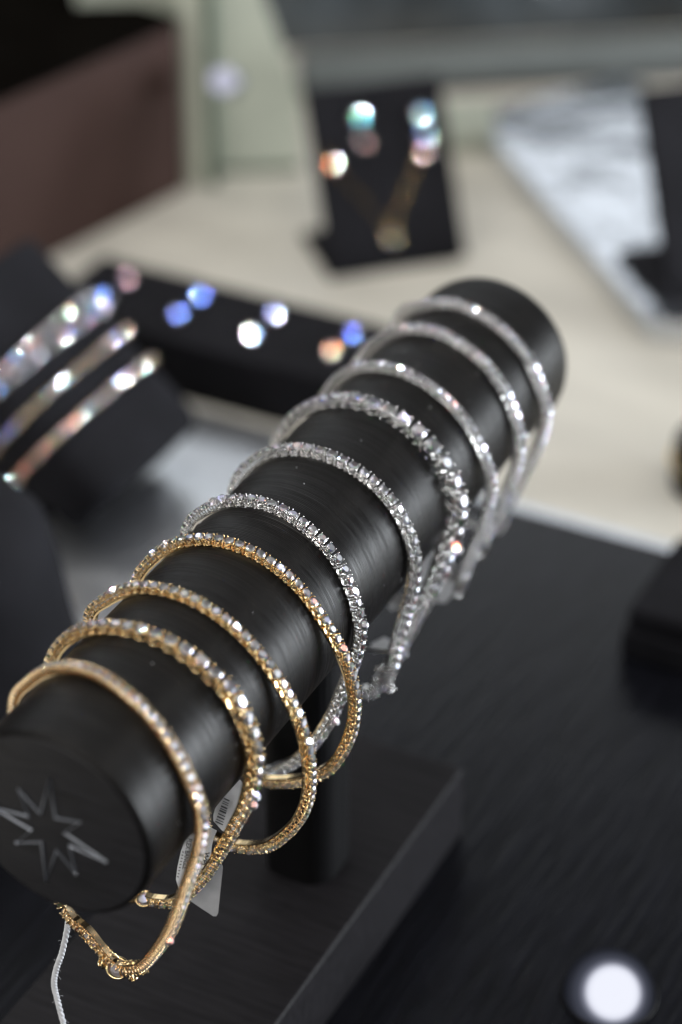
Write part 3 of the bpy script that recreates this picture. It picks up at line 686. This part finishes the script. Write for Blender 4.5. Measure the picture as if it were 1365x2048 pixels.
for h, pit, m, lab, tw in ((.0225, 2.2, 'rose', 'lowest blurred diamond bracelet on the sloping black pillow', .0), (.0335, 2.2, 'gold', 'second lowest blurred diamond bracelet on the sloping black pillow', .02), (.0432, 2.3, 'white', 'second highest blurred diamond bracelet on the sloping black pillow', .0), (.0479, 2.3, 'white', 'highest blurred diamond bracelet on the sloping black pillow', .05)):
    pts = [MP @ Vector((x, y, h+tw*x)) for x, y in superell(.0297, .0162, 40)]
    bracelet('diamond_bracelet', pts, axB, True, pit*MM, 'basket', m, lab, GP, 'bracelet', band=False, base_off=.45, jit=.25, aim=.30, fill=.80)

# front-left stand, partly in view
st = empty('bust_stand', W(139, -122, -113)); tag(st, 'tall dark out-of-focus jewellery bust at the left edge beside the bar', 'jewellery stand')
bm = bmesh.new(); lathe(bm, [(34*MM, .1*MM), (35*MM, 1.5*MM), (34*MM, 4*MM), (30*MM, 14*MM), (27*MM, 30*MM), (25*MM, 46*MM), (22*MM, 58*MM), (15*MM, 66*MM), (6*MM, 69*MM)], 48)
obj('bust', bm, 'velvet', st, smooth=True)

# ================================================================== back of the showcase
# maroon box with black lid
u = Vector((-.21, -.976, 0)).normalized(); bk = Vector((-.976, .21, 0)).normalized()   # u: towards the viewer along the front
o_ = W(436, -230.5, -113)
mb = empty('display_box', o_); tag(mb, 'dark maroon box with a black lid at the back left corner', 'box')
bm = bmesh.new(); prism(bm, [Vector((0, 0, .0001)), u*.26+Vector((0, 0, .0001)), u*.26+bk*.32+Vector((0, 0, .0001)), bk*.32+Vector((0, 0, .0001))], Vector((0, 0, .0655)))
obj('body', bm, 'maroon', mb)
bm = bmesh.new(); prism(bm, [-u*.001-bk*.001+Vector((0, 0, .0656)), u*.261-bk*.001+Vector((0, 0, .0656)), u*.261+bk*.321+Vector((0, 0, .0656)), -u*.001+bk*.321+Vector((0, 0, .0656))], Vector((0, 0, .003)))
bmesh.ops.bevel(bm, geom=list(bm.edges), offset=.0008, segments=2, affect='EDGES')
obj('lid', bm, 'lid', mb)

# pale green backing panel with slanted right edge
wd = Vector((.86, .51, 0)).normalized(); wn = Vector((-.51, .86, 0)).normalized()
o_ = W(447, -239, -113)
gp = empty('glass_panel', o_); tag(gp, 'pale green frosted glass side panel behind the maroon box', 'glass panel')
bm = bmesh.new(); prism(bm, [Vector((-.03, -.018, .0001)), wd*.046+Vector((0, 0, .0001)), wd*.046+Vector((0, 0, .030)), wd*.028+Vector((0, 0, .085)), wd*.020+Vector((0, 0, .12)), Vector((-.03, -.018, .12))], wn*.004)
obj('pane', bm, 'paleg', gp)
bm = bmesh.new(); prism(bm, [Vector((-.005, -.003, .0001))-wn*.0012, wd*.046-wn*.0012+Vector((0, 0, .0001)), wd*.046-wn*.0012+Vector((0, 0, .0025)), Vector((-.005, -.003, .0025))-wn*.0012], wn*.001)
obj('lower_trim', bm, 'dgreen', gp)
pp = empty('case_post', W(441, -231, -113)); tag(pp, 'slim pale upright post at the corner of the maroon box', 'post')
bm = bmesh.new(); box(bm, -.0028, .0062, .001, .008, .0001, .12, .0006, 2); obj('shaft', bm, 'palepost', pp)
bm = bmesh.new(); box(bm, .0075, .0098, .001, .006, .0001, .12, .0004, 1); obj('gasket', bm, 'dgreen', pp)
# small lamp added for a glint reflected in glass
lp = empty('glint_spot', W(436, -209.5, -65.5)); tag(lp, 'small bright blurred lamp standing for a reflected glint, added at the top left', 'glow')
bm = bmesh.new(); lathe(bm, [(.0044, -.002), (.0046, .002), (.0040, .0034)], 20, Matrix.Rotation(math.radians(60), 4, 'X')); obj('glint_mount', bm, 'steelring', lp)
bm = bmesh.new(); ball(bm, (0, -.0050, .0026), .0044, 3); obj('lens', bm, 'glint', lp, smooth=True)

# low olive panel, grey rail and slate panel at the back
o_ = W(503, -166, -113)
bm = bmesh.new(); prism(bm, [o_+Vector((0, 0, .0001)), o_+wd*.03+Vector((0, 0, .0001)), o_+wd*.03+Vector((0, 0, .02)), o_+Vector((0, 0, .02))], wn*.004)
tag(obj('low_panel', bm, 'paleg'), 'low olive green panel glimpsed right of the necklace stand', 'glass panel')
rd = Vector((.82, .572, 0)).normalized(); rn = Vector((-.572, .82, 0)).normalized()
o_ = W(533, -226, -113)
bm = bmesh.new(); prism(bm, [o_-rd*.006+Vector((0, 0, .0001)), o_+rd*.30+Vector((0, 0, .0001)), o_+rd*.30+Vector((0, 0, .016)), o_-rd*.006+Vector((0, 0, .016))], rn*.012)
bmesh.ops.bevel(bm, geom=list(bm.edges), offset=.0015, segments=2, affect='EDGES')
rail_ = obj('case_rail', bm, 'rail')
bm = bmesh.new(); prism(bm, [o_-rd*.006-rn*.0016+Vector((0, 0, .0001)), o_+rd*.30-rn*.0016+Vector((0, 0, .0001)), o_+rd*.30-rn*.0016+Vector((0, 0, .0055)), o_-rd*.006-rn*.0016+Vector((0, 0, .0055))], rn*.0014)
obj('shadow_strip', bm, 'rail_shadow', rail_)  # dark strip standing for the shadow under the rail
tag(rail_, 'grey rail along the back of the showcase', 'rail')
bm = bmesh.new(); o2 = o_+rn*.05
prism(bm, [o2-rd*.05+Vector((0, 0, .0001)), o2+rd*.36+Vector((0, 0, .0001)), o2+rd*.36+Vector((0, 0, .066)), o2-rd*.05+Vector((0, 0, .066))], rn*.006)
tag(obj('back_board', bm, 'slate'), 'mottled slate grey board standing behind the grey rail', 'board')

# ================================================================== right-hand things
rb = empty('ring_box', W(248, 45, -105)); tag(rb, 'black blurred ring box at the right edge of the display board', 'ring box')
bm = bmesh.new(); box(bm, -.019, .045, -.021, .020, 0, .009, .0015, 2); obj('box_base', bm, 'velvet', rb)
bm = bmesh.new(); box(bm, -.018, .044, -.020, .019, .0093, .016, .002, 2); obj('box_lid', bm, 'velvet', rb)
rs = empty('bangle_stand', W(331, 16.5, -113)); tag(rs, 'round black stand holding a gold ring at the right edge on the cream counter', 'ring stand')
bm = bmesh.new(); lathe(bm, [(.0125, .0001), (.013, .001), (.0128, .016), (.0118, .018), (.001, .0185)], 40); obj('pad', bm, 'velvet', rs, smooth=False)
gr = empty('gold_ring', W(331, 16.5, -103.5)); tag(gr, 'gold ring fitted round the black stand at the right edge', 'ring')
bm = bmesh.new(); tube(bm, [(.0136*math.cos(k*math.pi/24), .0136*math.sin(k*math.pi/24), 0) for k in range(48)], .0009, 8, closed=True); obj('band', bm, 'gold', gr, smooth=True)

# added lamp standing for a bright spot, lower right
dl = empty('bright_spot', W(107.5, 71, -105)); tag(dl, 'round added lamp standing for a bright spot at the lower right', 'glow')
bm = bmesh.new(); tube(bm, [(.0107*math.cos(k*math.pi/32), .0107*math.sin(k*math.pi/32), .0003) for k in range(64)], .0004, 6, closed=True); obj('spot_rim', bm, 'post', dl, smooth=True)
bm = bmesh.new(); ball(bm, (0, 0, 0), .0104, 5); obj('spot_globe', bm, 'glow', dl, smooth=True)
